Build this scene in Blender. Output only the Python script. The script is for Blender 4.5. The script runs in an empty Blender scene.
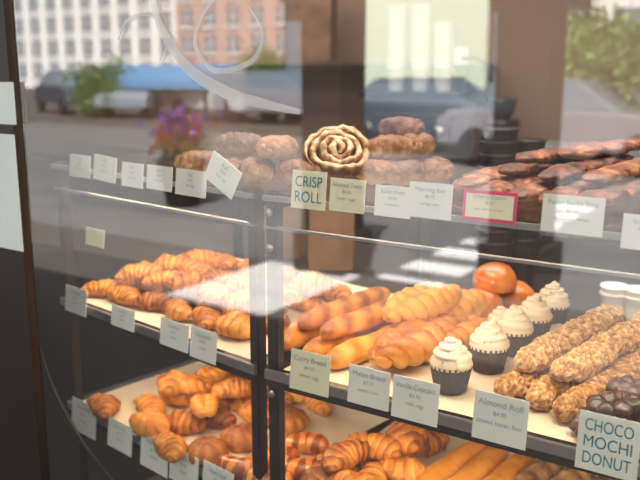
import bpy, bmesh, math, random
from mathutils import Vector, Matrix, noise
random.seed(7)
D=bpy.data; C=bpy.context
def link(o):
    C.scene.collection.objects.link(o); return o
# ---------------- calibration (world: x along shop front, y into shop) --------------
CAM=Vector((.742,-.946,1.5)); YAW=math.radians(33.8); TH=math.radians(12); F=800.
RT=Vector((math.cos(YAW),math.sin(YAW),0)); FW=Vector((-math.sin(YAW),math.cos(YAW),0)); UP=Vector((0,0,1))
def ray(px,py):
    a=(px-320)/F; c=(240-py)/F
    return RT*a+FW*(math.cos(TH)+c*math.sin(TH))+UP*(-math.sin(TH)+c*math.cos(TH))
def W(px,py,z):
    d=ray(px,py); t=(z-CAM.z)/d.z; return CAM+d*t
def P(px,py,y,n=None):
    d=ray(px,py); n=n or Vector((0,1,0)); 
    t=(y-CAM.dot(n))/d.dot(n); return CAM+d*t
LA=math.radians(-8.46)
LU=Vector((math.cos(LA),math.sin(LA),0)); LV=Vector((-math.sin(LA),math.cos(LA),0))
GY=-.075
def mir(px,py,z=0.):
    v=W(px,py,z); return Vector((v.x,2*GY-v.y,z))
# ---------------- materials ----------------
def newmat(name):
    m=D.materials.new(name); m.use_nodes=True; nt=m.node_tree
    return m,nt,nt.nodes['Principled BSDF']
def mat(name,col,rough=.5,metal=0,col2=None,scale=8,bump=0,bscale=60,spec=None,trans=0,coat=0):
    m,nt,b=newmat(name)
    b.inputs['Base Color'].default_value=(*col,1); b.inputs['Roughness'].default_value=rough
    b.inputs['Metallic'].default_value=metal
    if trans: b.inputs['Transmission Weight'].default_value=trans
    if coat: b.inputs['Coat Weight'].default_value=coat
    tc=nt.nodes.new('ShaderNodeTexCoord')
    if col2:
        n=nt.nodes.new('ShaderNodeTexNoise'); n.inputs['Scale'].default_value=scale; n.inputs['Detail'].default_value=4
        nt.links.new(tc.outputs['Object'],n.inputs['Vector'])
        r=nt.nodes.new('ShaderNodeValToRGB'); r.color_ramp.elements[0].color=(*col,1); r.color_ramp.elements[1].color=(*col2,1)
        r.color_ramp.elements[0].position=.35; r.color_ramp.elements[1].position=.65
        nt.links.new(n.outputs['Fac'],r.inputs['Fac']); nt.links.new(r.outputs['Color'],b.inputs['Base Color'])
    if bump:
        n2=nt.nodes.new('ShaderNodeTexNoise'); n2.inputs['Scale'].default_value=bscale; n2.inputs['Detail'].default_value=5
        nt.links.new(tc.outputs['Object'],n2.inputs['Vector'])
        bp=nt.nodes.new('ShaderNodeBump'); bp.inputs['Strength'].default_value=bump; bp.inputs['Distance'].default_value=.003
        nt.links.new(n2.outputs['Fac'],bp.inputs['Height']); nt.links.new(bp.outputs['Normal'],b.inputs['Normal'])
    return m
def bakemat(name,pale,gold,dark,rough=.52,bump=.4,bscale=120,nsc=25,coat=0,nam=1.3):
    m,nt,b=newmat(name)
    b.inputs['Roughness'].default_value=rough; b.inputs['Coat Weight'].default_value=coat; b.inputs['Coat Roughness'].default_value=.3
    tc=nt.nodes.new('ShaderNodeTexCoord')
    at=nt.nodes.new('ShaderNodeAttribute'); at.attribute_name='bake'
    n=nt.nodes.new('ShaderNodeTexNoise'); n.inputs['Scale'].default_value=nsc; n.inputs['Detail'].default_value=6
    nt.links.new(tc.outputs['Object'],n.inputs['Vector'])
    ma=nt.nodes.new('ShaderNodeMath'); ma.operation='MULTIPLY_ADD'; ma.inputs[1].default_value=nam; ma.inputs[2].default_value=-nam/2
    nt.links.new(n.outputs['Fac'],ma.inputs[0])
    ad=nt.nodes.new('ShaderNodeMath'); ad.operation='ADD'; ad.use_clamp=True
    nt.links.new(ma.outputs[0],ad.inputs[0]); nt.links.new(at.outputs['Fac'],ad.inputs[1])
    oi=nt.nodes.new('ShaderNodeObjectInfo')
    m3=nt.nodes.new('ShaderNodeMath'); m3.operation='MULTIPLY_ADD'; m3.inputs[1].default_value=.4; m3.inputs[2].default_value=-.16
    nt.links.new(oi.outputs['Random'],m3.inputs[0])
    a2=nt.nodes.new('ShaderNodeMath'); a2.operation='ADD'; a2.use_clamp=True
    nt.links.new(ad.outputs[0],a2.inputs[0]); nt.links.new(m3.outputs[0],a2.inputs[1])
    r=nt.nodes.new('ShaderNodeValToRGB'); e=r.color_ramp.elements
    e[0].color=(*pale,1); e[1].color=(*dark,1); k=e.new(.5); k.color=(*gold,1)
    nt.links.new(a2.outputs[0],r.inputs['Fac']); nt.links.new(r.outputs['Color'],b.inputs['Base Color'])
    n2=nt.nodes.new('ShaderNodeTexNoise'); n2.inputs['Scale'].default_value=bscale; n2.inputs['Detail'].default_value=5
    nt.links.new(tc.outputs['Object'],n2.inputs['Vector'])
    bp=nt.nodes.new('ShaderNodeBump'); bp.inputs['Strength'].default_value=bump; bp.inputs['Distance'].default_value=.003
    nt.links.new(n2.outputs['Fac'],bp.inputs['Height']); nt.links.new(bp.outputs['Normal'],b.inputs['Normal'])
    return m
M={}
M['crois']=bakemat('croissant_crust',(.90,.48,.12),(.66,.235,.028),(.22,.05,.008),bump=.9)
M['crois_dk']=bakemat('dark_croissant_crust',(.74,.34,.08),(.46,.14,.02),(.14,.03,.006),bump=1)
M['stick']=bakemat('breadstick_crust',(.92,.50,.12),(.76,.29,.035),(.34,.09,.012),rough=.45,bump=.5)
M['bun']=bakemat('glazed_bun_crust',(.88,.36,.07),(.66,.17,.02),(.30,.06,.008),rough=.3,bump=.1,coat=.5)
M['crumb']=bakemat('crumb_crust',(.74,.50,.25),(.44,.21,.07),(.15,.055,.018),rough=.8,bump=1,bscale=90,nsc=90,coat=0)
M['tan']=bakemat('tan_crust',(.8,.55,.32),(.46,.24,.10),(.18,.07,.03),rough=.6,nsc=60,bump=.8)
M['swirl']=bakemat('swirl_roll_crust',(.74,.55,.36),(.36,.165,.06),(.12,.042,.018),rough=.6,nsc=80,bump=1,nam=1.2)
M['knot']=bakemat('cinnamon_crust',(.62,.38,.21),(.28,.12,.045),(.08,.028,.013),rough=.6,nsc=50,bump=1)
M['choc']=bakemat('chocolate_glaze',(.18,.08,.065),(.065,.023,.02),(.025,.008,.006),rough=.4,bump=.8,coat=.3)
M['berry']=bakemat('berry_danish',(.50,.24,.11),(.19,.058,.03),(.055,.016,.01),rough=.5,bump=1,nsc=70,nam=1.8)
M['frost']=mat('cream_frosting',(.76,.63,.48),.55,bump=.25,bscale=40)
M['cup']=mat('cupcake_paper_dark',(.045,.028,.025),.6)
M['cupbl']=mat('cupcake_paper_grey',(.08,.085,.11),.6)
M['parch']=mat('parchment_paper',(.70,.57,.44),.7,col2=(.58,.47,.36),scale=5,bump=.3,bscale=15)
M['black']=mat('black_metal',(.012,.012,.014),.4,metal=.3)
M['alu']=mat('brushed_aluminium',(.35,.36,.38),.35,metal=.9)
M['card']=mat('card_stock',(.80,.86,.80),.6)
M['cardy']=mat('card_stock_cream',(.83,.84,.60),.6)
M['pink']=mat('card_border_pink',(.7,.04,.16),.6)
M['teal']=mat('teal_ink',(.02,.24,.30),.6)
M['ink']=mat('grey_ink',(.28,.40,.41),.6)
M['wall']=mat('brown_wall_paint',(.31,.215,.162),.8,col2=(.285,.195,.145),scale=2)
M['wallg']=mat('grey_wall_paint',(.10,.075,.066),.8)
M['floor']=mat('shop_floor_tile',(.06,.045,.04),.4,col2=(.08,.06,.05),scale=6)
M['ceil']=mat('ceiling_paint',(.6,.56,.5),.8)
M['counter']=mat('dark_counter',(.022,.018,.018),.4)
M['frame']=mat('window_frame_dark',(.022,.014,.012),.45)
M['kraft']=mat('kraft_paper',(.27,.155,.088),.75,col2=(.22,.125,.068),scale=12,bump=.4,bscale=30)
M['steel']=mat('stainless_steel',(.4,.4,.4),.3,metal=1)
M['plastic']=mat('dark_plastic',(.02,.02,.024),.3)
M['white']=mat('white_ceramic',(.75,.74,.71),.3)
M['screen']=mat('register_screen',(.05,.07,.09),.15)
# street
M['asph']=mat('asphalt',(.15,.147,.147),.85,col2=(.19,.187,.184),scale=1.5)
M['walk']=mat('sidewalk_concrete',(.085,.075,.067),.85,col2=(.11,.097,.085),scale=1)
M['paint']=mat('road_paint_white',(.92,.92,.9),.7)
M['glare_ground']=mat('pale_glare_ground',(.82,.78,.73),.8,col2=(.70,.66,.61),scale=4,bump=.5,bscale=20)  # whitened ground for the added patch that mirrors as window glare
M['bpale']=mat('pale_facade',(.86,.84,.80),.8)
M['brick']=mat('red_brick',(.50,.32,.27),.85,col2=(.57,.39,.34),scale=3)
M['bdark']=mat('dark_facade',(.03,.02,.016),.85)
M['bgreen']=mat('light_green_facade',(.68,.76,.60),.8)
M['bwin']=mat('facade_window_glass',(.16,.20,.24),.15)
M['blue']=mat('blue_awning_cloth',(.10,.28,.52),.7)
M['bark']=mat('tree_bark',(.09,.06,.045),.9,bump=1,bscale=12)
M['leaf']=mat('leaves',(.20,.38,.10),.6,col2=(.40,.55,.22),scale=3)
M['purple']=mat('petals_purple',(.35,.12,.6),.6)
M['orange']=mat('petals_orange',(.85,.22,.04),.6)
def glassmat(name,fac,tint):
    m=D.materials.new(name); m.use_nodes=True; nt=m.node_tree; nt.nodes.clear()
    o=nt.nodes.new('ShaderNodeOutputMaterial'); mx=nt.nodes.new('ShaderNodeMixShader')
    t=nt.nodes.new('ShaderNodeBsdfTransparent'); t.inputs[0].default_value=(*tint,1)
    g=nt.nodes.new('ShaderNodeBsdfGlossy'); g.inputs['Roughness'].default_value=0
    f=nt.nodes.new('ShaderNodeLayerWeight'); f.inputs[0].default_value=.5
    p=nt.nodes.new('ShaderNodeMath'); p.operation='POWER'; p.inputs[1].default_value=4
    nt.links.new(f.outputs['Facing'],p.inputs[0])
    a=nt.nodes.new('ShaderNodeMath'); a.operation='MULTIPLY_ADD'; a.inputs[1].default_value=.8; a.inputs[2].default_value=fac; a.use_clamp=True
    nt.links.new(p.outputs[0],a.inputs[0]); nt.links.new(a.outputs[0],mx.inputs[0])
    nt.links.new(t.outputs[0],mx.inputs[1]); nt.links.new(g.outputs[0],mx.inputs[2]); nt.links.new(mx.outputs[0],o.inputs[0])
    return m
M['glass']=glassmat('shopfront_glass',.32,(.98,.98,.98))
M['sglass']=glassmat('shelf_glass',.02,(.86,.9,.88))
def decal():
    m=D.materials.new('window_decal_vinyl'); m.use_nodes=True; nt=m.node_tree; b=nt.nodes['Principled BSDF']
    b.inputs['Base Color'].default_value=(.9,.9,.9,1); b.inputs['Alpha'].default_value=.5; b.inputs['Roughness'].default_value=.7
    return m
M['decal']=decal()
# ---------------- mesh helpers ----------------
def obj(name,me,m=None,parent=None,smooth=True):
    if m: 
        if not me.materials: me.materials.append(m)
    if smooth:
        for p in me.polygons: p.use_smooth=True
    o=D.objects.new(name,me); link(o)
    if parent: o.parent=parent
    return o
def empty(name,loc=(0,0,0),rz=0):
    o=D.objects.new(name,None); o.location=loc; o.rotation_euler=(0,0,rz); o.empty_display_size=.05; return link(o)
def bm_box(bm,x0,x1,y0,y1,z0,z1,mi=0):
    v=[bm.verts.new((x,y,z)) for z in (z0,z1) for y in (y0,y1) for x in (x0,x1)]
    for f in ((0,2,3,1),(4,5,7,6),(0,1,5,4),(2,6,7,3),(0,4,6,2),(1,3,7,5)):
        fc=bm.faces.new([v[i] for i in f]); fc.material_index=mi
def box(name,x0,x1,y0,y1,z0,z1,m,parent=None,bevel=0):
    bm=bmesh.new(); bm_box(bm,x0,x1,y0,y1,z0,z1)
    if bevel: bmesh.ops.bevel(bm,geom=bm.edges[:],offset=bevel,segments=2,affect='EDGES')
    me=D.meshes.new(name); bm.to_mesh(me); bm.free()
    return obj(name,me,m,parent,smooth=False)
def pane(name,x0,x1,y,z0,z1,m):
    me=D.meshes.new(name); me.from_pydata([(x0,y,z0),(x1,y,z0),(x1,y,z1),(x0,y,z1)],[],[(0,1,2,3)]); return obj(name,me,m,smooth=False)
def boxes(name,lst,mats,parent=None):
    bm=bmesh.new()
    for b in lst: bm_box(bm,*b)
    me=D.meshes.new(name); bm.to_mesh(me); bm.free()
    for m in mats: me.materials.append(m)
    return obj(name,me,None,parent,smooth=False)
def finish(verts,faces,bake,name,zero=True,mi=None):
    if zero:
        mz=min(v[2] for v in verts); verts=[(v[0],v[1],v[2]-mz) for v in verts]
    me=D.meshes.new(name); me.from_pydata([tuple(v) for v in verts],[],faces)
    at=me.attributes.new('bake','FLOAT','POINT'); at.data.foreach_set('value',bake)
    if mi: me.polygons.foreach_set('material_index',mi)
    me.update(); return me
def sweep(name,path,rf,seg=16,amp=0,freq=40,flat=None,bf=None,seed=0,ret=False):
    n=len(path); V=[];B=[];Fc=[]
    for i,p in enumerate(path):
        t=i/(n-1); T=(path[min(i+1,n-1)]-path[max(i-1,0)]).normalized()
        S=T.cross(UP); S=S.normalized() if S.length>1e-4 else Vector((1,0,0)); U=S.cross(T)
        for j in range(seg):
            ph=2*math.pi*j/seg; a,b=rf(t,ph)
            q=p+S*math.cos(ph)*a+U*math.sin(ph)*b
            if amp:
                nv=noise.noise(q*freq+Vector((seed*3.1,seed,0)))+.35*noise.noise(q*freq*3.1+Vector((seed,0,seed)))
                q=p+(q-p)*(1+amp*nv)
            if flat is not None and q.z<-flat: q.z=-flat+(q.z+flat)*.15
            V.append(q)
            B.append(bf(t,ph,q) if bf else .5)
    for i in range(n-1):
        for j in range(seg):
            k=(j+1)%seg; Fc.append((i*seg+j,i*seg+k,(i+1)*seg+k,(i+1)*seg+j))
    V.append(path[0]); B.append(B[0]); c0=len(V)-1; V.append(path[-1]); B.append(B[-2]); c1=len(V)-1
    for j in range(seg):
        k=(j+1)%seg; Fc.append((c0,k,j)); Fc.append((c1,(n-1)*seg+j,(n-1)*seg+k))
    if ret: return V,Fc,B
    return finish(V,Fc,B,name)
def croissant_mesh(L=.12,R=.03,bend=1.7,tiers=4,seed=0,n=72):
    rad=L/(2*math.sin(bend/2)); path=[]
    for i in range(n):
        a=(i/(n-1)-.5)*bend
        path.append(Vector((math.sin(a)*rad,(math.cos(a)-1)*rad,0)))
    def rf(t,ph):
        k=abs(t-.5)*2*(tiers-.01)+.5+.18*math.sin(ph*1+seed); fr=k-math.floor(k)
        e=(1-(abs(t-.5)*2)**1.8)**.62 if abs(t-.5)<.499 else .05
        r=R*max(.14,e)*(1+.22*(1-fr)-.13)
        return r,r*.82
    def bf(t,ph,q):
        k=abs(t-.5)*2*(tiers-.01)+.5+.18*math.sin(ph*1+seed); fr=k-math.floor(k)
        return .20+.60*(1-fr)**1.3+.2*math.sin(ph)
    return sweep('croissant',path,rf,26,.28,35,flat=R*.5,bf=bf,seed=seed)
def stick_mesh(name,L,R,amp=.10,freq=25,seed=0,fl=.9,seg=22,n=50,slash=0,bake=.42,ppow=5,stripes=0):
    path=[Vector(((i/(n-1)-.5)*L,noise.noise(Vector((i*.06,seed,0)))*R*.4,0)) for i in range(n)]
    def rf(t,ph):
        e=(max(0,1-abs(2*t-1)**ppow))**.5; e=max(e,.12)
        if slash: e*=1+.04*math.sin(t*slash*2*math.pi+math.cos(ph)*1.5)
        return R*e,R*e*fl
    def bf(t,ph,q):
        b=bake+.25*math.sin(ph)
        if slash: b+=.22*math.sin(t*slash*2*math.pi+math.cos(ph)*1.5)
        if stripes: b+=.5*(1 if math.sin(t*stripes*2*math.pi+math.cos(ph)*1.2)>.2 else -1)
        return b
    return sweep(name,path,rf,seg,amp,freq,flat=R*.6,bf=bf,seed=seed)
def crumb_mesh(L,R,seed):
    me=stick_mesh('crumb_stick',L,R,.0,25,seed,n=170,seg=64,ppow=8)
    V=[v.co.copy() for v in me.vertices]; B=[]
    for i,v in enumerate(V):
        c=Vector((v.x,0,R*.7)); nz=.7*noise.noise(v*160+Vector((seed*5,0,0)))+.7*noise.noise(v*360)
        nz2=max(-.3,nz); v2=c+(v-c)*(1+.24*nz2+.16*noise.noise(v*35+Vector((0,seed,0)))); v2.z=max(0,v2.z); me.vertices[i].co=v2; B.append(.5-.8*nz)
    me.attributes['bake'].data.foreach_set('value',B); return me
def bun_mesh(R,h,seed,amp=.12,name='bun',cracks=False,freq=18):
    bm=bmesh.new(); bmesh.ops.create_icosphere(bm,subdivisions=4,radius=1)
    V=[];B=[]
    for v in bm.verts:
        q=Vector((v.co.x*R,v.co.y*R,v.co.z*h)); nz=noise.noise(q*freq+Vector((seed*7,0,1)))
        q=q*(1+amp*nz)
        g=0
        if cracks: g=math.sin(9*math.atan2(q.y,q.x)+q.z*60); q=q*(1+.06*g)
        if q.z<-h*.45:q.z=-h*.45
        V.append(q); B.append(.3+.35*max(0,v.co.z)+.3*nz+.2*g)
    Fc=[[v.index for v in f.verts] for f in bm.faces]; bm.free()
    return finish(V,Fc,B,name)
def braid_mesh(L,R,seed=0,tw=2.6):
    V=[];Fc=[];B=[]
    for s in range(3):
        ph0=s*2*math.pi/3; n=70
        path=[]
        for i in range(n):
            t=i/(n-1); e=max(.15,math.sin(math.pi*t)**.5)
            a=t*2*math.pi*tw+ph0
            path.append(Vector(((t-.5)*L,math.sin(a)*R*.75*e,math.sin(2*a)*R*.32*e)))
        def rf(t,ph):
            e=max(.15,math.sin(math.pi*t)**.5); return R*.62*e,R*.6*e
        v,f,b=sweep('',path,rf,16,.22,40,bf=lambda t,ph,q:.3+.45*math.sin(ph),seed=s+seed,ret=True)
        o=len(V); V+=v; B+=b; Fc+=[tuple(k+o for k in x) for x in f]
    return finish(V,Fc,B,'braided_loaf')
def swirl_mesh(R,turns=3.2,th=.018,seed=0):
    n=240; path=[]
    for i in range(n):
        t=i/(n-1); a=t*turns*2*math.pi; r=R*(.08+.92*t)*(1+.03*math.sin(a*1.7))
        path.append(Vector((math.cos(a)*r*1.15,math.sin(a)*r,.003*math.sin(a*2.3)-.008*t)))
    w=R/turns*.5
    def rf(t,ph):
        e=1 if t<.95 else max(.2,(1-t)/.05); return w*1.1*e,th*(1.15-.25*t)
    return sweep('swirl_roll',path,rf,20,.45,75,bf=lambda t,ph,q:1.05-1.0*max(0,math.sin(ph))**2.2+.6*noise.noise(q*110),seed=seed)
def mochi_mesh(R,seed=0):
    V=[];Fc=[];B=[]
    for k in range(8):
        a=k*math.pi/4; bm=bmesh.new(); bmesh.ops.create_icosphere(bm,subdivisions=3,radius=R*.36)
        o=len(V)
        for v in bm.verts:
            q=v.co+Vector((math.cos(a)*R*.66,math.sin(a)*R*.66,0)); q.z*=.8; q=q+v.co*.25*noise.noise(q*90+Vector((seed,0,0))); V.append(q); B.append(.5+.9*noise.noise(q*160))
        Fc+=[tuple(v.index+o for v in f.verts) for f in bm.faces]; bm.free()
    return finish(V,Fc,B,'mochi')
def lathe(name,prof,seg=32,mod=None,cap=True):
    V=[];Fc=[]
    for i,(r,z) in enumerate(prof):
        for j in range(seg):
            ph=2*math.pi*j/seg; rr=r*(mod(i/(len(prof)-1),ph) if mod else 1); V.append((rr*math.cos(ph),rr*math.sin(ph),z))
    n=len(prof)
    for i in range(n-1):
        for j in range(seg):
            k=(j+1)%seg; Fc.append((i*seg+j,i*seg+k,(i+1)*seg+k,(i+1)*seg+j))
    if cap: Fc.append(tuple(reversed(range(seg)))); Fc.append(tuple(range((n-1)*seg,n*seg)))
    return finish(V,Fc,[.5]*len(V),name,zero=False)
def put(name,me,m,loc,rz=0,rx=0,ry=0,s=1):
    if me.materials and me.materials[0]!=m:
        me=me.copy(); me.materials.clear()
    o=obj(name,me,m); o.location=loc; o.rotation_euler=(rx,ry,rz); o.scale=(s,s,s); return o
def putpx(name,me,m,px,py,z,lift=0,**k):
    l=W(px,py,z); l.z=z+lift+.0025; return put(name,me,m,l,**k)
def between(name,maker,m,a,b,z,lift=0,**k):
    A=W(*a,z);B_=W(*b,z); L=(B_-A).length; me=maker(L)
    l=(A+B_)/2; l.z=z+lift+.0025; d=B_-A
    return put(name,me,m,l,rz=math.atan2(d.y,d.x),**k)
# ---------------- room shell ----------------
ZT,ZM,ZL=1.32,1.04,.81
box('floor',-5,3,-.05,3.3,-.1,0,M['floor'])
box('ceiling',-5,3,-.05,3.3,3.0,3.1,M['ceil'])
box('wall_back',-5,3,3.2,3.3,0,3,M['wall'])
box('wall_left',-5.1,-5,-.05,3.3,0,3,M['wallg'])
box('wall_right',3,3.1,-.05,3.3,0,3,M['wall'])
boxes('wall_front',[(-5.1,-1.9,-.15,-.02,0,3.5),(1.9,3.1,-.15,-.02,0,3.5),(-1.9,1.9,-.15,-.02,2.6,3.5),(-1.9,1.9,-.15,-.02,0,.2)],[M['frame']])
box('roof',-5.1,3.1,-.15,3.4,3.1,3.6,M['bdark'])
fx=P(22,240,-.085).x
pane('window_1',fx-.005,1.85,GY,.25,2.55,M['glass'])
boxes('window_frame',[(fx-.13,fx,-.085,-.068,.2,2.6),(1.85,1.9,-.11,-.03,.2,2.6),(fx,1.85,-.085,-.05,.2,.25),(fx,1.85,-.085,-.05,2.55,2.6)],[M['frame']])
pane('window_2',-1.85,fx-.13,GY,.25,2.55,M['glass'])
def card_on(px0,px1,py0,py1,yy,name,m,tl=None):
    a=P(px0,(py0+py1)/2,yy); b=P(px1,(py0+py1)/2,yy); t=P((px0+px1)/2,py0,yy); bt=P((px0+px1)/2,py1,yy)
    return box(name,a.x,b.x,yy-.001,yy,bt.z,t.z,m)
card_on(-9,15,82,124,-.0855,'paper_notice',M['card'])
card_on(-9,19,134,248,-.0855,'paper_notice',M['card'])
# ---------------- display cases ----------------
def build_case(name,e,x0,x1):
    P_=e; dep=.47
    for z,t,m in ((ZT,.008,M['sglass']),(ZM,.012,M['sglass']),(ZL,.012,M['black'])):
        box('shelf',x0,x1,.0,dep,z-t,z,m,P_)
    for z in (ZT,):
        box('rail',x0,x1,-.006,0,z-.012,z-.004,M['alu'],P_)
        box('rail_lower',x0,x1,-.004,.004,z-.055,z-.051,M['alu'],P_)
    for z in (ZM,ZL):
        box('rail',x0,x1,-.008,-.001,z-.016,z,M['alu'],P_,bevel=.001)
        box('rail_lower',x0,x1,-.006,.012,z-.028,z-.017,M['black'],P_)
        box('back_rail',x0,x1,dep,dep+.012,z-.03,z,M['black'],P_)
    for x in (x0,x1-.02):
        box('post_front',x,x+.02,0.001,.021,0,ZT+.0,M['black'],P_,bevel=.002)
        box('post_back',x,x+.02,dep,dep+.02,0,ZT,M['black'],P_,bevel=.002)
        for z in (ZT,ZM,ZL): box('side_arm',x+.004,x+.016,.02,dep,z-.026,z-.013,M['black'],P_)
    boxes('base_cabinet',[(x0,x1,.02,dep,0,.55)],[M['counter']],P_)
ec=empty('display_case'); build_case('r',ec,.008,1.35)
el=empty('display_case',rz=LA); build_case('l',el,-.60,-.012)
for i,z in enumerate((1.29,1.235,1.0)):
    me=lathe('knob',[(.002,0),(.006,0),(.007,.003),(.006,.007),(.002,.008)],16)
    o=obj('post_bolt_%d'%i,me,M['alu'],ec); o.location=(.018,0.0,z); o.rotation_euler=(math.pi/2,0,0)
def sheet(name,par,x0,x1,y0,y1,z,rz=0):
    n=24; V=[];Fc=[]
    for i in range(n+1):
        for j in range(n+1):
            x=x0+(x1-x0)*i/n; y=y0+(y1-y0)*j/n
            V.append((x,y,z+.0010+.0006*noise.noise(Vector((x*9,y*9,z)))+(.012*max(0,(j-n+2)/2)**2)))
    for i in range(n):
        for j in range(n): Fc.append((i*(n+1)+j,(i+1)*(n+1)+j,(i+1)*(n+1)+j+1,i*(n+1)+j+1))
    me=D.meshes.new(name); me.from_pydata(V,[],Fc); o=obj(name,me,M['parch']); o.rotation_euler=(0,0,rz); return o
sheet('parchment_sheet',None,.035,1.3,.006,.44,ZM)
sheet('parchment_sheet',None,-.575,-.035,.006,.44,ZM,LA)
sheet('parchment_sheet',None,-.575,-.035,.006,.44,ZL,LA)
sheet('parchment_sheet',None,.035,1.3,.006,.44,ZL)
def tube(name,pts,r,m):
    cu=D.curves.new(name,'CURVE'); cu.dimensions='3D'; sp=cu.splines.new('BEZIER'); sp.bezier_points.add(len(pts)-1); cu.bevel_depth=r
    for b,p in zip(sp.bezier_points,pts): b.co=p; b.handle_left_type=b.handle_right_type='AUTO'
    cu.materials.append(m); return link(D.objects.new(name,cu))
tube('curved_case_trim',[P(x,y,.03) for x,y in ((27,-20),(26,120),(28,260),(40,350),(75,430),(130,500))],.004,M['black'])
# ---------------- price tags ----------------
def tag(px0,px1,py0,py1,left=False,lines=(),m='card',border=None,big=False,tilt=0,name='price_tag'):
    n=LV if left else Vector((0,1,0)); yy=-.012; pc=(py0+py1)/2; xc=(px0+px1)/2
    a=P(px0,pc,yy,n); b=P(px1,pc,yy,n); t=P(xc,py0,yy,n); bt=P(xc,py1,yy,n)
    w=(b-a).length; h=t.z-bt.z; c=(a+b)/2; c.z=(t.z+bt.z)/2
    bm=bmesh.new(); bm_box(bm,-w/2,w/2,-.0005,.0005,-h/2,h/2)
    me=D.meshes.new(name); bm.to_mesh(me); bm.free()
    o=obj(name,me,M['pink'] if border else M[m],smooth=False); o.location=c; o.rotation_euler=(math.radians(-6),tilt,LA if left else 0)
    if border:
        q=box('card_face',-w*.44,w*.44,-.0012,-.0006,-h*.38,h*.38,M[m],o)
    k=len(lines)
    for i,s in enumerate(lines):
        cu=D.curves.new('text','FONT'); cu.body=s; cu.align_x='CENTER'; cu.align_y='CENTER'
        sz=h/(k+.6) if big else h*(.17 if i==0 else .12)
        cu.size=sz*(1.05 if big else 1.1); 
        cu.materials.append(M['teal'] if big else M['ink'])
        to=D.objects.new('lettering_%d'%i,cu); link(to); to.parent=o; to.rotation_euler=(math.pi/2,0,0)
        zz=h/2-(i+.75)*h/(k+.5) if big else h*.3-i*h*.2
        to.location=(0,-.0018,zz)
        C.view_layer.update()
        ww=to.dimensions.x; mx=.78 if big else .85
        if ww>w*mx: to.scale=(w*mx/ww,)*1+(1,1)
T=tag
T(292,326,171,209,lines=('CRISP','ROLL'),big=True,m='cardy')
T(330,365,179,212,lines=('Almond Twist','$4.25','butter, sugar'),m='cardy')
T(375,411,186,217,lines=('Raisin Knot','$4.50','cinnamon'))
T(409,452,183,218,lines=('Morning Bun','$4.75','orange zest'))
T(463,517,191,222,lines=('Cherry Danish','$5.25','tart cherry, cream'),border=True,m='cardy')
T(542,604,196,234,lines=('Pecan Sticky Slice','$5.50','nuts, milk, wheat'))
T(622,660,215,250,lines=('Scone','$4'))
for (a,b,c,d,ti) in ((70,90,155,177,0),(94,116,156,181,.05),(122,143,163,187,0),(147,172,166,190,0),(176,206,170,196,0),(208,238,160,190,.45)):
    T(a,b,c,d,left=True,lines=('Roll','$4.00','flour, egg'),tilt=ti)
for (a,b,c,d) in ((66,86,288,313),(112,134,308,328),(161,188,322,348),(191,216,330,360)):
    T(a,b,c,d,left=True,lines=('Croissant','$4.25','butter'))
for (a,b,c,d) in ((73,95,403,433),(109,131,423,450),(142,167,438,470),(171,197,453,484),(204,232,468,500)):
    T(a,b,c,d,left=True,lines=('Ham Roll','$5.25','cheese'),m='card')
T(291,329,353,392,lines=('Curry Bread','$4.25','wheat, egg'),m='cardy')
T(349,389,369,406,lines=('Melon Bread','$3.75','sweet crust'))
T(393,438,380,421,lines=('Vanilla Cupcake','$4.50','milk, egg'))
T(474,527,396,443,lines=('Almond Roll','$4.85','almond, butter, flour'))
T(578,639,417,474,lines=('CHOCO','MOCHI','DONUT'),big=True)
T(86,104,229,246,left=True,lines=('Pie',),m='cardy')
# ---------------- pastries ----------------
cm=[croissant_mesh(.115,.031,1.6,4,s) for s in range(4)]+[croissant_mesh(.10,.036,1.0,3,s) for s in (5,6)]
tw=[braid_mesh(.092,.024,s,1.8) for s in (21,22)]
bunm=[bun_mesh(.040,.026,s,amp=.3) for s in range(3)]; ridg=[bun_mesh(.043,.026,s,cracks=True,amp=.2) for s in (3,4)]
def Lp(u,v,z): 
    p=LU*u+LV*v; return Vector((p.x,p.y,z))
for k,v in enumerate((.065,.13,.20,.275,.35)):
    u=-.53+.015*k
    while u<(-.13,-.12,-.11,-.10,-.09)[k]:
        me=random.choice(cm+ridg[:1])
        put('croissant',me,M['crois_dk'] if random.random()<.45 else M['crois'],Lp(u+random.uniform(-.01,.01),v+random.uniform(-.008,.008),ZM+.0025),rz=random.uniform(-.8,.8)+random.choice((0,math.pi)),s=random.uniform(.74,.86))
        u+=.078
for k,v in enumerate((.11,.19,.27)):
    u=-.48
    while u<-.14:
        put('croissant',random.choice(cm),random.choice((M['crois'],M['crois_dk'])),Lp(u+random.uniform(-.01,.01),v,ZM+.036),rz=random.uniform(-1,1),ry=random.uniform(-.2,.2),s=random.uniform(.78,.9))
        u+=.082
low=[(105,414,'c'),(152,415,'c'),(182,405,'t'),(218,404,'c'),(150,436,'t'),(186,432,'c'),(216,425,'c'),(248,408,'f'),(275,402,'c'),(302,402,'t'),(200,392,'c'),(235,393,'c'),(265,388,'c'),(175,394,'t'),
 (172,456,'c'),(206,458,'f'),(240,445,'f'),(262,424,'t'),(290,428,'f'),(320,410,'c')]
for i,(x,y,k) in enumerate(low):
    if k=='c': putpx('croissant',cm[i%6],M['crois'] if i%3 else M['crois_dk'],x,y,ZL,rz=random.uniform(-.6,.9),s=.84)
    elif k=='t': putpx('twisted_pastry',tw[i%2],M['stick'],x,y,ZL,rz=random.uniform(-.2,.9))
    elif k=='b': putpx('glazed_bun',bunm[0],M['crois'],x,y,ZL)
    else: putpx('ridged_pastry',ridg[i%2],M['crois_dk'],x,y,ZL,rz=i,s=.92)
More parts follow.
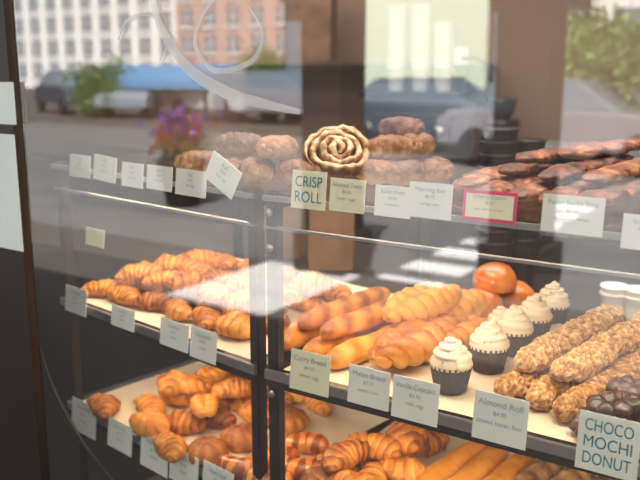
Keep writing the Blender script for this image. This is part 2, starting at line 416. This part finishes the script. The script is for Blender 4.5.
for i,(x,y) in enumerate(((195,410),(235,412),(215,398),(175,408),(205,432),(262,402))):
    putpx('croissant' if i%2 else 'twisted_pastry',cm[(i*5+1)%6] if i%2 else tw[0],M['crois'] if i%2 else M['stick'],x,y,ZL,lift=.034,rz=.4+i*.5,s=.85)
for i,(x,y) in enumerate(((240,477),(275,467),(306,452),(268,490),(300,478))):
    putpx('striped_sausage_roll',stick_mesh('sroll',.085,.022,seed=i,stripes=4,bake=.5),M['bun'],x,y,ZL,rz=.5)
SK=lambda R,s,**k:(lambda L:stick_mesh('long_roll',L,R,seed=s,**k))
between('long_roll',SK(.022,1,slash=5),M['stick'],(282,356),(366,312),ZM)
between('long_roll',SK(.022,2,slash=5),M['stick'],(304,364),(400,324),ZM)
between('long_roll',SK(.023,3,slash=5),M['stick'],(328,374),(418,336),ZM)
between('long_roll',SK(.021,4,slash=5),M['stick'],(298,350),(388,314),ZM,lift=.028)
between('long_roll',SK(.021,5,slash=5),M['stick'],(322,362),(410,326),ZM,lift=.03)
between('braided_loaf',lambda L:braid_mesh(L,.034,1),M['stick'],(372,382),(462,340),ZM)
between('braided_loaf',lambda L:braid_mesh(L,.034,5),M['stick'],(412,345),(480,314),ZM)
between('braided_loaf',lambda L:braid_mesh(L,.03,9),M['stick'],(385,360),(455,328),ZM,lift=.042)
between('braided_loaf',lambda L:braid_mesh(L,.028,12),M['stick'],(425,368),(486,338),ZM)
bb=bun_mesh(.042,.034,9,amp=.2)
putpx('glazed_bun',bb,M['bun'],480,314,ZM,s=.95); putpx('glazed_bun',bb,M['bun'],516,306,ZM,rz=2,s=.95); putpx('glazed_bun',bb,M['bun'],494,310,ZM,lift=.04,rz=1)
# cupcakes
cupm=lathe('cup',[(.021,0),(.0215,.002),(.028,.036),(.0285,.038),(.026,.037)],96,mod=lambda t,ph:1+.035*math.cos(24*ph))
cupm2=cupm.copy()
def frost_mesh():
    V=[];Fc=[]
    n=110; path=[]
    for i in range(n):
        t=i/(n-1); a=t*3.3*2*math.pi; r=.0185*(1-t)**.8
        path.append(Vector((math.cos(a)*r,math.sin(a)*r,.040+.032*t)))
    def rf(t,ph):
        w=.0115*(1-.55*t); w*=1+.16*math.cos(5*ph+t*40); w*=1 if t<.93 else max(.1,(1-t)/.07); return w,w
    v,f,b=sweep('',path,rf,20,ret=True); V+=v;Fc+=f
    o=len(V); prof=[(.028,.034),(.029,.040),(.02,.055),(.004,.066)]
    for r,z in prof:
        for j in range(24): V.append(Vector((math.cos(j*.2618)*r,math.sin(j*.2618)*r,z)))
    for i in range(3):
        for j in range(24): k=(j+1)%24; Fc.append((o+i*24+j,o+i*24+k,o+i*24+24+k,o+i*24+24+j))
    return finish(V,Fc,[.5]*len(V),'frosting',zero=False)
frm=frost_mesh()
def cupcake(px,py,c='cup',s=1):
    l=W(px,py,ZM); l.z=ZM+.003; e=empty('frosted_cupcake',l,random.random()*6); e.scale=(s,)*3
    obj('paper_cup',cupm2 if c!='cup' else cupm,M[c],e)
    obj('frosting',frm,M['frost'],e)
    V=[];Fc=[]
    for k in range(12):
        a=random.random()*6.3; t=random.random()*.6; r=.0185*(1-t)**.8+.011*(1-.5*t); p=Vector((math.cos(a)*r,math.sin(a)*r,.042+.032*t)); b=len(V)
        for q in ((-1,-1,-1),(1,-1,0),(0,1,-1),(0,0,1)): V.append(p+Vector(q)*.0013)
        Fc+=[(b,b+2,b+1),(b,b+1,b+3),(b+1,b+2,b+3),(b,b+3,b+2)]
    me=D.meshes.new('crumbs'); me.from_pydata(V,[],Fc); obj('topping_crumbs',me,M['choc'],e)
for x,y,c in ((450,391,'cupbl'),(488,371,'cup'),(513,354,'cup'),(533,340,'cup'),(551,326,'cup'),(500,345,'cup')): cupcake(x,y,c,1.08 if x!=500 else .9)
CS=lambda s,R=.022:(lambda L:crumb_mesh(L,R,s))
between('crumb_topped_roll',CS(1),M['crumb'],(502,404),(598,344),ZM)
between('crumb_topped_roll',CS(2),M['crumb'],(530,414),(622,354),ZM)
between('crumb_topped_roll',CS(3),M['crumb'],(560,427),(650,365),ZM)
between('crumb_topped_roll',CS(4),M['crumb'],(518,398),(616,338),ZM,lift=.032)
between('crumb_topped_roll',CS(5),M['crumb'],(556,410),(655,346),ZM,lift=.034)
between('crumb_topped_roll',CS(6),M['crumb'],(590,380),(680,330),ZM)
mo=[mochi_mesh(.036,s) for s in (1,2)]
for x,y,l,rx in ((598,438,0,0),(630,428,0,0),(640,450,0,.1),(614,434,.026,.2),(652,410,0,0),(646,432,.026,-.1),(668,440,0,0),(660,420,.026,.1),(636,404,0,0),(632,416,.026,.15)):
    putpx('chocolate_mochi_donut',mo[int(x)%2],M['choc'],x,y,ZM,lift=l,rz=x,rx=rx)
for i,(x,y) in enumerate(((335,478),(365,468),(395,460),(370,492),(345,500),(400,482),(425,452),(320,490))):
    putpx('croissant',cm[i%6],M['crois'],x,y,ZL,rz=i*.7,s=.9)
for i,(x,y) in enumerate(((372,474),(345,484),(405,466))): putpx('croissant',cm[2+i],M['crois'],x,y,ZL,lift=.035,rz=.3+i,s=.9)
for i,(a,b) in enumerate((((415,500),(485,450)),((440,512),(505,455)),((465,522),(530,462)))):
    between('long_roll',SK(.021,i+11),M['stick'],a,b,ZL)
for i,(a,b) in enumerate((((500,520),(560,468)),((530,530),(590,475)),((562,540),(622,484)))):
    between('tan_roll',SK(.024,i+21,amp=.15,slash=5),M['tan'],a,b,ZL)
sw=swirl_mesh(.047,3.6,.014)
o=put('swirl_roll',sw,M['swirl'],W(336,184,ZT)+Vector((0,0,.038)),rz=YAW+.15,rx=math.radians(48))
km=[braid_mesh(.10,.026,s) for s in (2,6)]
for i,(x,y,l) in enumerate(((378,186,0),(404,186,0),(432,184,0),(390,184,.036),(416,182,.036),(300,186,0),(372,178,0),(225,182,0),(200,176,0),(258,184,0),(240,180,.036),(278,184,.036),(400,178,.06))):
    putpx('cinnamon_knot',km[i%2],M['knot'],x,y,ZT,lift=l,rz=i*1.3,s=.85)
for i,(a,b,l) in enumerate((((478,206),(560,178),0),((510,208),(590,180),0),((545,212),(625,182),0),((580,216),(660,186),0),((500,196),(585,174),.02),((540,202),(625,176),.02),((585,206),(665,180),.02),((460,196),(520,178),0),((520,192),(610,172),.035),((470,188),(540,172),.0),((560,190),(650,172),.04))):
    between('berry_danish',lambda L,i=i:stick_mesh('danish',L,.024,seed=i+40,fl=.4,slash=4,amp=.35,freq=55,n=80,seg=30),M['berry'],a,b,ZT,lift=l)
# ---------------- behind the case ----------------
boxes('service_counter',[(-3,2.5,.62,1.15,0,.94),(-3.02,2.52,.6,1.17,.94,.97)],[M['counter']])
boxes('back_counter',[(-4.6,2.5,2.5,3.19,0,.9),(-4.62,2.5,2.47,3.19,.9,.94)],[M['counter']])
def bag(x,y,z,w,d,h,rz,name='kraft_paper_bag'):
    n=20; V=[];Fc=[]
    for k in range(n+1):
        t=k/n; pin=1-.25*t**3
        for i in range(8):
            cx,cy=[(-1,-1),(0,-1),(1,-1),(1,0),(1,1),(0,1),(-1,1),(-1,0)][i]
            gx=.82 if (i==3 or i==7) else 1
            gx=1-(1-gx)*t
            V.append((cx*w/2*gx*(1+.07*noise.noise(Vector((k*.17,i*3.3,x)))),cy*d/2*pin*(1+.25*noise.noise(Vector((i*3.3,k*.17,y)))),t*h+.01*t*noise.noise(Vector((i*2.3,x,y)))))
        for i in range(8):
            if k<n: Fc.append((k*8+i,k*8+(i+1)%8,(k+1)*8+(i+1)%8,(k+1)*8+i))
    Fc.append(tuple(reversed(range(8))))
    me=D.meshes.new(name); me.from_pydata(V,[],Fc); o=obj(name,me,M['kraft'],smooth=False); o.location=(x,y,z); o.rotation_euler=(0,0,rz)
    md=o.modifiers.new('t','SOLIDIFY'); md.thickness=.0015
b1=P(332,270,.85); bag(b1.x,b1.y,.97,.12,.08,.29,.5)
b1=P(285,265,.9); bag(b1.x,b1.y,.97,.11,.08,.27,.35)
b2=P(322,50,3.0); bag(b2.x,2.95,1.55,.2,.16,.45,.3)
boxes('wall_shelf',[(-2.6,-.9,2.86,3.19,1.5,1.53)],[M['frame']])
def machine(x,y,z,rz):
    e=empty('espresso_machine',(x,y,z),rz)
    box('body',-.3,.3,-.05,.22,.12,.42,M['steel'],e,bevel=.02)
    box('base',-.3,.3,-.22,.22,.0,.09,M['plastic'],e,bevel=.01)
    box('drip_tray',-.28,.28,-.21,-.03,.09,.105,M['steel'],e)
    box('top_rail',-.3,.3,-.12,.22,.42,.45,M['plastic'],e,bevel=.01)
    box('leg_back',-.28,.28,.0,.2,.08,.13,M['plastic'],e)
    for k in (-.15,.15):
        o=obj('group_head',lathe('g',[(.02,0),(.035,0),(.035,.06),(.02,.07)],24),M['steel'],e); o.location=(k,-.1,.22)
        p=[Vector((k,-.12,.215)),Vector((k,-.2,.21)),Vector((k,-.27,.2))]
        o=obj('portafilter_handle',sweep('h',p,lambda t,ph:(.012,.012),12),M['plastic'],e); o.location=(0,0,.2)
    o=box('neck',-.2,.2,-.13,-.04,.29,.34,M['steel'],e)
m0=P(415,110,2.75); machine(m0.x,2.8,.94,.1)
def grinder(px,yd):
    q=P(px,150,yd); e=empty('coffee_grinder',(q.x,yd,.94))
    obj('body',lathe('b',[(.08,0),(.09,.02),(.07,.05),(.07,.28),(.09,.3),(.09,.33)],28),M['plastic'],e)
    obj('hopper',lathe('h',[(.04,.33),(.06,.37),(.07,.42),(.065,.43)],28),M['screen'],e)
grinder(500,2.75)
def cups(px,py,z,n,m,name,r=.035,h=.09,loc=None):
    l=loc or W(px,py,z); e=empty(name,(l.x,l.y,z))
    for k in range(n):
        o=obj('cup_%d'%k,lathe('c',[(r*.7,0),(r*.72,.002),(r,h),(r*1.08,h+.003),(r*1.05,h+.006),(r*.9,h)],28),M[m],e); o.location=(0,0,k*h*.25+.001)
cups(492,290,.97,10,'plastic','cup_stack',.045,.12); cups(520,286,.97,9,'plastic','cup_stack',.042,.12)
cups(612,322,.97,2,'white','cup_stack',.028,.06); cups(636,326,.97,2,'white','cup_stack',.028,.06)
for px in (396,420,443): cups(0,0,1.392,11 if px<430 else 8,'white','paper_cup_stack',.05,.12,loc=P(px,90,2.8))
def register(px,py):
    l=W(px,py,.97); e=empty('cash_register',(l.x,l.y,.97),.3)
    box('drawer',-.2,.2,-.17,.17,0,.1,M['plastic'],e,bevel=.008)
    s=box('screen_housing',-.15,.15,-.01,.015,0,.2,M['plastic'],e,bevel=.005); s.location=(0,.05,.14); s.rotation_euler=(-.35,0,0)
    s=box('screen',-.135,.135,-.013,-.011,.015,.185,M['screen'],e); s.location=(0,.05,.14); s.rotation_euler=(-.35,0,0)
    box('stand',-.03,.03,.03,.09,.1,.17,M['plastic'],e)
    for i in range(5):
        for j in range(3): box('key',-.18+i*.035,-.155+i*.035,-.15+j*.035,-.125+j*.035,.1,.108,M['alu'],e)
register(585,262)
for a in ((440,466,48,96),):
    p0=P(a[0],a[2],3.19);p1=P(a[1],a[3],3.19); box('wall_notice',p0.x,p1.x,3.188,3.195,p1.z,p0.z,M['card'])
tube('power_cable',[P(462,58,2.95),P(480,60,2.95),P(490,72,2.95),P(488,95,2.95),P(478,115,2.95)],.012,M['plastic'])
# ---------------- window lettering (vinyl swash on the glass) -------------
def swash(name,pts,wd):
    V=[];Fc=[]; n=60; Q=[P(x,y,GY-.004) for x,y in pts]
    def cat(t):
        k=t*(len(Q)-1); i=min(int(k),len(Q)-2); u=k-i
        p0,p1,p2,p3=Q[max(i-1,0)],Q[i],Q[i+1],Q[min(i+2,len(Q)-1)]
        return .5*((2*p1)+(p2-p0)*u+(2*p0-5*p1+4*p2-p3)*u*u+(3*p1-p0-3*p2+p3)*u**3)
    for i in range(n+1):
        t=i/n; p=cat(t); d=(cat(min(1,t+.01))-cat(max(0,t-.01))).normalized(); s=Vector((-d.z,0,d.x))*wd*(.35+.65*math.sin(math.pi*t))
        V+=[p+s,p-s]
        if i<n: b=2*i; Fc.append((b,b+1,b+3,b+2))
    me=D.meshes.new(name); me.from_pydata(V,[],Fc); return obj(name,me,M['decal'],smooth=False)
s1=swash('window_lettering',[(150,-30),(158,20),(185,65),(225,92),(265,104),(300,112)],.009)
s2=swash('swash_2',[(235,-20),(205,10),(195,45),(215,70),(250,62),(262,35),(248,5)],.004); s2.parent=s1
s3=swash('swash_3',[(118,40),(128,20),(150,15),(168,38),(160,60)],.003); s3.parent=s1
# ---------------- street ----------------
box('sidewalk',-95,12,-4.2,-.15,-.12,0,M['walk'])
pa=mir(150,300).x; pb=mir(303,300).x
box('glare_ground_patch',min(pa,pb),max(pa,pb),-4.15,-2.95,0.0,.006,M['glare_ground'])  # pale patch added on the sidewalk; its reflection makes the white glare
box('road',-95,12,-15.5,-4.2,-.25,-.12,M['asph'])
box('far_sidewalk',-95,12,-45,-15.5,-.25,0,M['walk'])
ca=mir(414,262,-.12).x; cb=mir(490,262,-.12).x
boxes('crosswalk',[(ca,cb,-4.7-k*.6,-4.38-k*.6,-.119,-.114) for k in range(8)],[M['paint']])
def building(name,x0,x1,h,m,y=-19,fw=1.6,fh=2.6,sill='bpale',dep=6,zb=4.3,shops=True):
    L=[(x0,x1,y-dep,y,0,h,0),(x0-.02,x1+.02,y,y+.3,h-.4,h,2)]
    z=zb
    while z+fh*.7<h-.5:
        n=max(1,int((x1-x0)/(fw*1.8)))
        for i in range(n):
            c=x0+(i+.5)*(x1-x0)/n
            L.append((c-fw/2,c+fw/2,y,y+.03,z,z+fh*.68,1)); L.append((c-fw/2-.1,c+fw/2+.1,y,y+.15,z-.15,z,2)); L.append((c-.04,c+.04,y+.03,y+.06,z,z+fh*.68,2)); L.append((c-fw/2,c+fw/2,y+.03,y+.06,z+fh*.33,z+fh*.36,2))
        z+=fh
    if shops:
        L.append((x0,x1,y,y+.15,3.4,3.7,2))
        n=max(1,int((x1-x0)/3))
        for i in range(n):
            c=x0+(i+.5)*(x1-x0)/n; L.append((c-1.1,c+1.1,y,y+.04,.5,2.9,1))
    boxes(name,L,[M[m],M['bwin'],M[sill]])
building('apartment_building',-94,-43,16,'bpale',y=-45,fw=1.2,fh=1.9,zb=.8,shops=False)
building('brick_building',-42.9,-31.9,16,'brick',y=-45,fw=1.1,fh=1.9,zb=.8,shops=False)
building('dark_brick_building',-13.8,-11.4,14,'bdark',sill='bdark',fw=.8)
building('green_building',-11.3,-7.4,14,'bgreen',fw=.5,fh=4,shops=False)
building('dark_brick_building',-7.3,-4.9,14,'bdark',sill='bdark',fw=.8)
building('apartment_building',-4.8,8,14,'bpale')
def awning(x0,x1,y,z,m):
    e=empty('market_awning',((x0+x1)/2,y,0)); w=(x1-x0)/2
    V=[(-w,0,z+.7),(w,0,z+.7),(w,1.4,z+.25),(-w,1.4,z+.25),(w,1.4,z),(-w,1.4,z),(-w,0,z),(w,0,z)]
    me=D.meshes.new('aw'); me.from_pydata(V,[],[(0,1,2,3),(3,2,4,5),(0,3,5,6),(1,7,4,2)]); obj('cloth',me,m,e,smooth=False)
    for xx in (-w+.05,w-.05):
        for yy in (.05,1.35): box('pole',xx-.03,xx+.03,yy-.03,yy+.03,0,z+.3,M['black'],e)
awning(-21,-15.2,-18.4,.95,M['blue'])
def pillar(px,base_py,wd):
    r=mir(px,base_py); boxes('arcade_pillar',[(r.x-wd/2,r.x+wd/2,r.y-wd/2,r.y+wd/2,0,2.4),(r.x-wd/2-.05,r.x+wd/2+.05,r.y-wd/2-.05,r.y+wd/2+.05,0,.3),(r.x-wd/2-.05,r.x+wd/2+.05,r.y-wd/2-.05,r.y+wd/2+.05,2.4,2.5)],[M['bdark']])
    return r
def car(px,py,m,rz=0,name='parked_car'):
    r=mir(px,py,0); e=empty(name,(r.x,r.y,-.12 if r.y>-15.5 else 0),rz)
    prof=[(-2.1,.35),(-2.15,.75),(-1.9,.95),(-1.3,1.0),(1.0,.98),(1.9,.85),(2.15,.65),(2.15,.35)]
    cab=[(-1.75,.95),(-1.25,1.42),(.25,1.45),(1.0,.96)]
    def ext(pr,w0,w1,zs,mm,nm):
        V=[];n=len(pr); z0=min(p[1] for p in pr); z1=max(p[1] for p in pr)
        for s in (-1,1):
            for x,z in pr: V.append((x,s*(w0+(w1-w0)*(z-z0)/(z1-z0)),z))
        Fc=[tuple(range(n)),tuple(reversed(range(n,2*n)))]+[(i,(i+1)%n+0,(i+1)%n+n,i+n)[::-1] for i in range(n)]
        me=D.meshes.new(nm); me.from_pydata(V,[],Fc); o=obj(nm,me,mm,e,smooth=False); b=o.modifiers.new('b','BEVEL'); b.width=.06; b.segments=3
    ext(prof,.88,.84,0,m,'body'); ext(cab,.8,.62,0,M['bwin'],'cabin_glass')
    ext([(-1.2,1.41),(-1.15,1.46),(.2,1.48),(.28,1.44)],.64,.6,0,m,'car_roof')
    for x in (-1.35,1.35):
        for s in (-1,1):
            o=obj('wheel',lathe('w',[(.05,0),(.2,.0),(.33,.02),(.34,.18),(.2,.2),(.05,.2)],24),M['plastic'],e); o.rotation_euler=(-math.pi/2,0,0)
            o.location=(x,-.9 if s<0 else .7,.34)
carm=[mat('car_paint_%d'%i,c,.25,coat=.5) for i,c in enumerate(((.55,.55,.56),(.05,.07,.1),(.25,.25,.28),(.22,.26,.31)))]
for i,(x,y,m_,rz) in enumerate(((440,146,1,0),(290,124,2,0),(225,120,0,.3),(150,116,3,1.2),(75,113,1,.4),(570,160,2,0))): car(x,y,carm[m_],rz)
def tree(x,y,h,R,n=5000,name='street_tree'):
    e=empty(name,(x,y,0))
    path=[Vector((noise.noise(Vector((i*.3,x,0)))*.15,noise.noise(Vector((i*.3,y,5)))*.15,i*h*.7/10)) for i in range(11)]
    V=[];Fc=[]
    for i,p in enumerate(path):
        r=.13*(1-.06*i)
        for j in range(10): a=j*.6283; V.append(p+Vector((math.cos(a)*r,math.sin(a)*r,0)))
    for i in range(10):
        for j in range(10): k=(j+1)%10; Fc.append((i*10+j,i*10+k,i*10+10+k,i*10+10+j))
    cl=[]
    for b in range(14):
        a=random.random()*6.28; st=path[random.randint(6,10)]; en=st+Vector((math.cos(a)*R*random.uniform(.4,.8),math.sin(a)*R*random.uniform(.4,.8),random.uniform(.1,1.)*R*.9)); cl.append(en)
        o=len(V)
        for q,r in ((st,.06),(en,.015)):
            for j in range(5): an=j*1.2566; V.append(q+Vector((math.cos(an)*r,math.sin(an)*r,0)))
        for j in range(5): Fc.append((o+j,o+(j+1)%5,o+5+(j+1)%5,o+5+j))
    me=D.meshes.new('trunk'); me.from_pydata(V,[],Fc); obj('trunk',me,M['bark'],e)
    V=[];Fc=[]
    for i in range(n):
        c=random.choice(cl); v=Vector([random.gauss(0,1) for _ in range(3)])*R*.22; p=c+v
        s=random.uniform(.06,.13); A=Vector([random.uniform(-1,1) for _ in range(3)]).normalized()*s; B_=A.orthogonal().normalized()*s*.6; b=len(V)
        V+=[p-A,p+B_,p+A,p-B_]; Fc.append((b,b+1,b+2,b+3))
    me=D.meshes.new('foliage'); me.from_pydata(V,[],Fc); obj('foliage',me,M['leaf'],e,smooth=False)
r=mir(603,158); tree(r.x,r.y,1.7,1.3,3600)
r=mir(108,118); tree(r.x,r.y,1.0,1.0,2200)
r=mir(270,110); tree(r.x,r.y,1.6,1.2,2000)
pillar(333,268,.34); pillar(519,283,.36)
def planter(px,py):
    r=mir(px,py); e=empty('flower_planter',(r.x,r.y,-.12 if r.y<-4.2 else 0))
    obj('pot',lathe('pot',[(.18,0),(.2,.02),(.28,.5),(.31,.52),(.31,.57),(.27,.57),(.26,.5)],32),M['bdark'],e)
    for nm,mm,cnt,zz in (('leaves','leaf',200,.72),('purple_flowers','purple',170,.98),('orange_flowers','orange',190,.84)):
        V=[];Fc=[]
        for i in range(cnt):
            p=Vector((random.gauss(0,.15),random.gauss(0,.15),zz+random.gauss(0,.11))); s=.055
            A=Vector([random.uniform(-1,1) for _ in range(3)]).normalized()*s; B_=A.orthogonal().normalized()*s; b=len(V)
            V+=[p-A,p+B_,p+A,p-B_]; Fc.append((b,b+1,b+2,b+3))
        me=D.meshes.new(nm); me.from_pydata(V,[],Fc); obj(nm,me,M[mm],e,smooth=False)
planter(183,196)
# ---------------- lights ----------------
def area(name,loc,sx,sy,pw,col,rot=(0,0,0)):
    l=D.lights.new(name,'AREA'); l.shape='RECTANGLE'; l.size=sx; l.size_y=sy; l.energy=pw; l.color=col
    o=D.objects.new(name,l); o.location=loc; o.rotation_euler=rot; return link(o)
area('ceiling_fill',(.1,1.2,2.95),2.2,.6,64,(1,.88,.74))  # unseen fill added to brighten the shop interior, no fixture
area('ceiling_fill',(-2.2,2.0,2.95),1.5,1.0,46,(1,.86,.72))  # second added fill, towards the back of the room
area('overhead_fill',(.4,.2,2.5),1.6,.25,44,(1,.86,.66))  # unseen area light added above the case
area('case_led_strip',(.65,.05,ZT-.015),1.2,.02,4.0,(1,.80,.54),(math.radians(25),0,0))
area('case_led_strip',(.65,.05,ZM-.035),1.2,.02,3.5,(1,.80,.52),(math.radians(25),0,0))
q=Lp(-.3,.05,ZT-.015); area('case_led_strip',q,.5,.02,2.1,(1,.80,.54),(math.radians(25),0,LA))
q=Lp(-.3,.05,ZM-.035); area('case_led_strip',q,.5,.02,1.5,(1,.80,.52),(math.radians(25),0,LA))
s=D.lights.new('sun','SUN'); s.energy=12.5; s.angle=.01; s.color=(1,.98,.95); so=link(D.objects.new('sun',s))
so.rotation_euler=Vector((-.35,-.75,-.95)).to_track_quat('-Z','Y').to_euler()
wd=D.worlds.new('sky'); C.scene.world=wd; wd.use_nodes=True; nt=wd.node_tree; bg=nt.nodes['Background']
sk=nt.nodes.new('ShaderNodeTexSky'); sk.sky_type='NISHITA'; sk.sun_disc=False; sk.sun_elevation=math.radians(48); sk.sun_rotation=math.radians(25); sk.dust_density=5; sk.air_density=.6
hs=nt.nodes.new('ShaderNodeHueSaturation'); hs.inputs['Saturation'].default_value=.5
nt.links.new(sk.outputs[0],hs.inputs['Color']); nt.links.new(hs.outputs[0],bg.inputs[0]); bg.inputs[1].default_value=.24
C.scene.view_settings.view_transform='Standard'
# ---------------- camera ----------------
cd=D.cameras.new('camera'); cam=link(D.objects.new('camera',cd)); cam.location=CAM; cam.rotation_euler=(math.pi/2-TH,0,YAW)
cd.lens=45; cd.sensor_width=36; cd.dof.use_dof=True; cd.dof.focus_distance=1.12; cd.dof.aperture_fstop=4.5; cd.clip_start=.02
C.scene.camera=cam
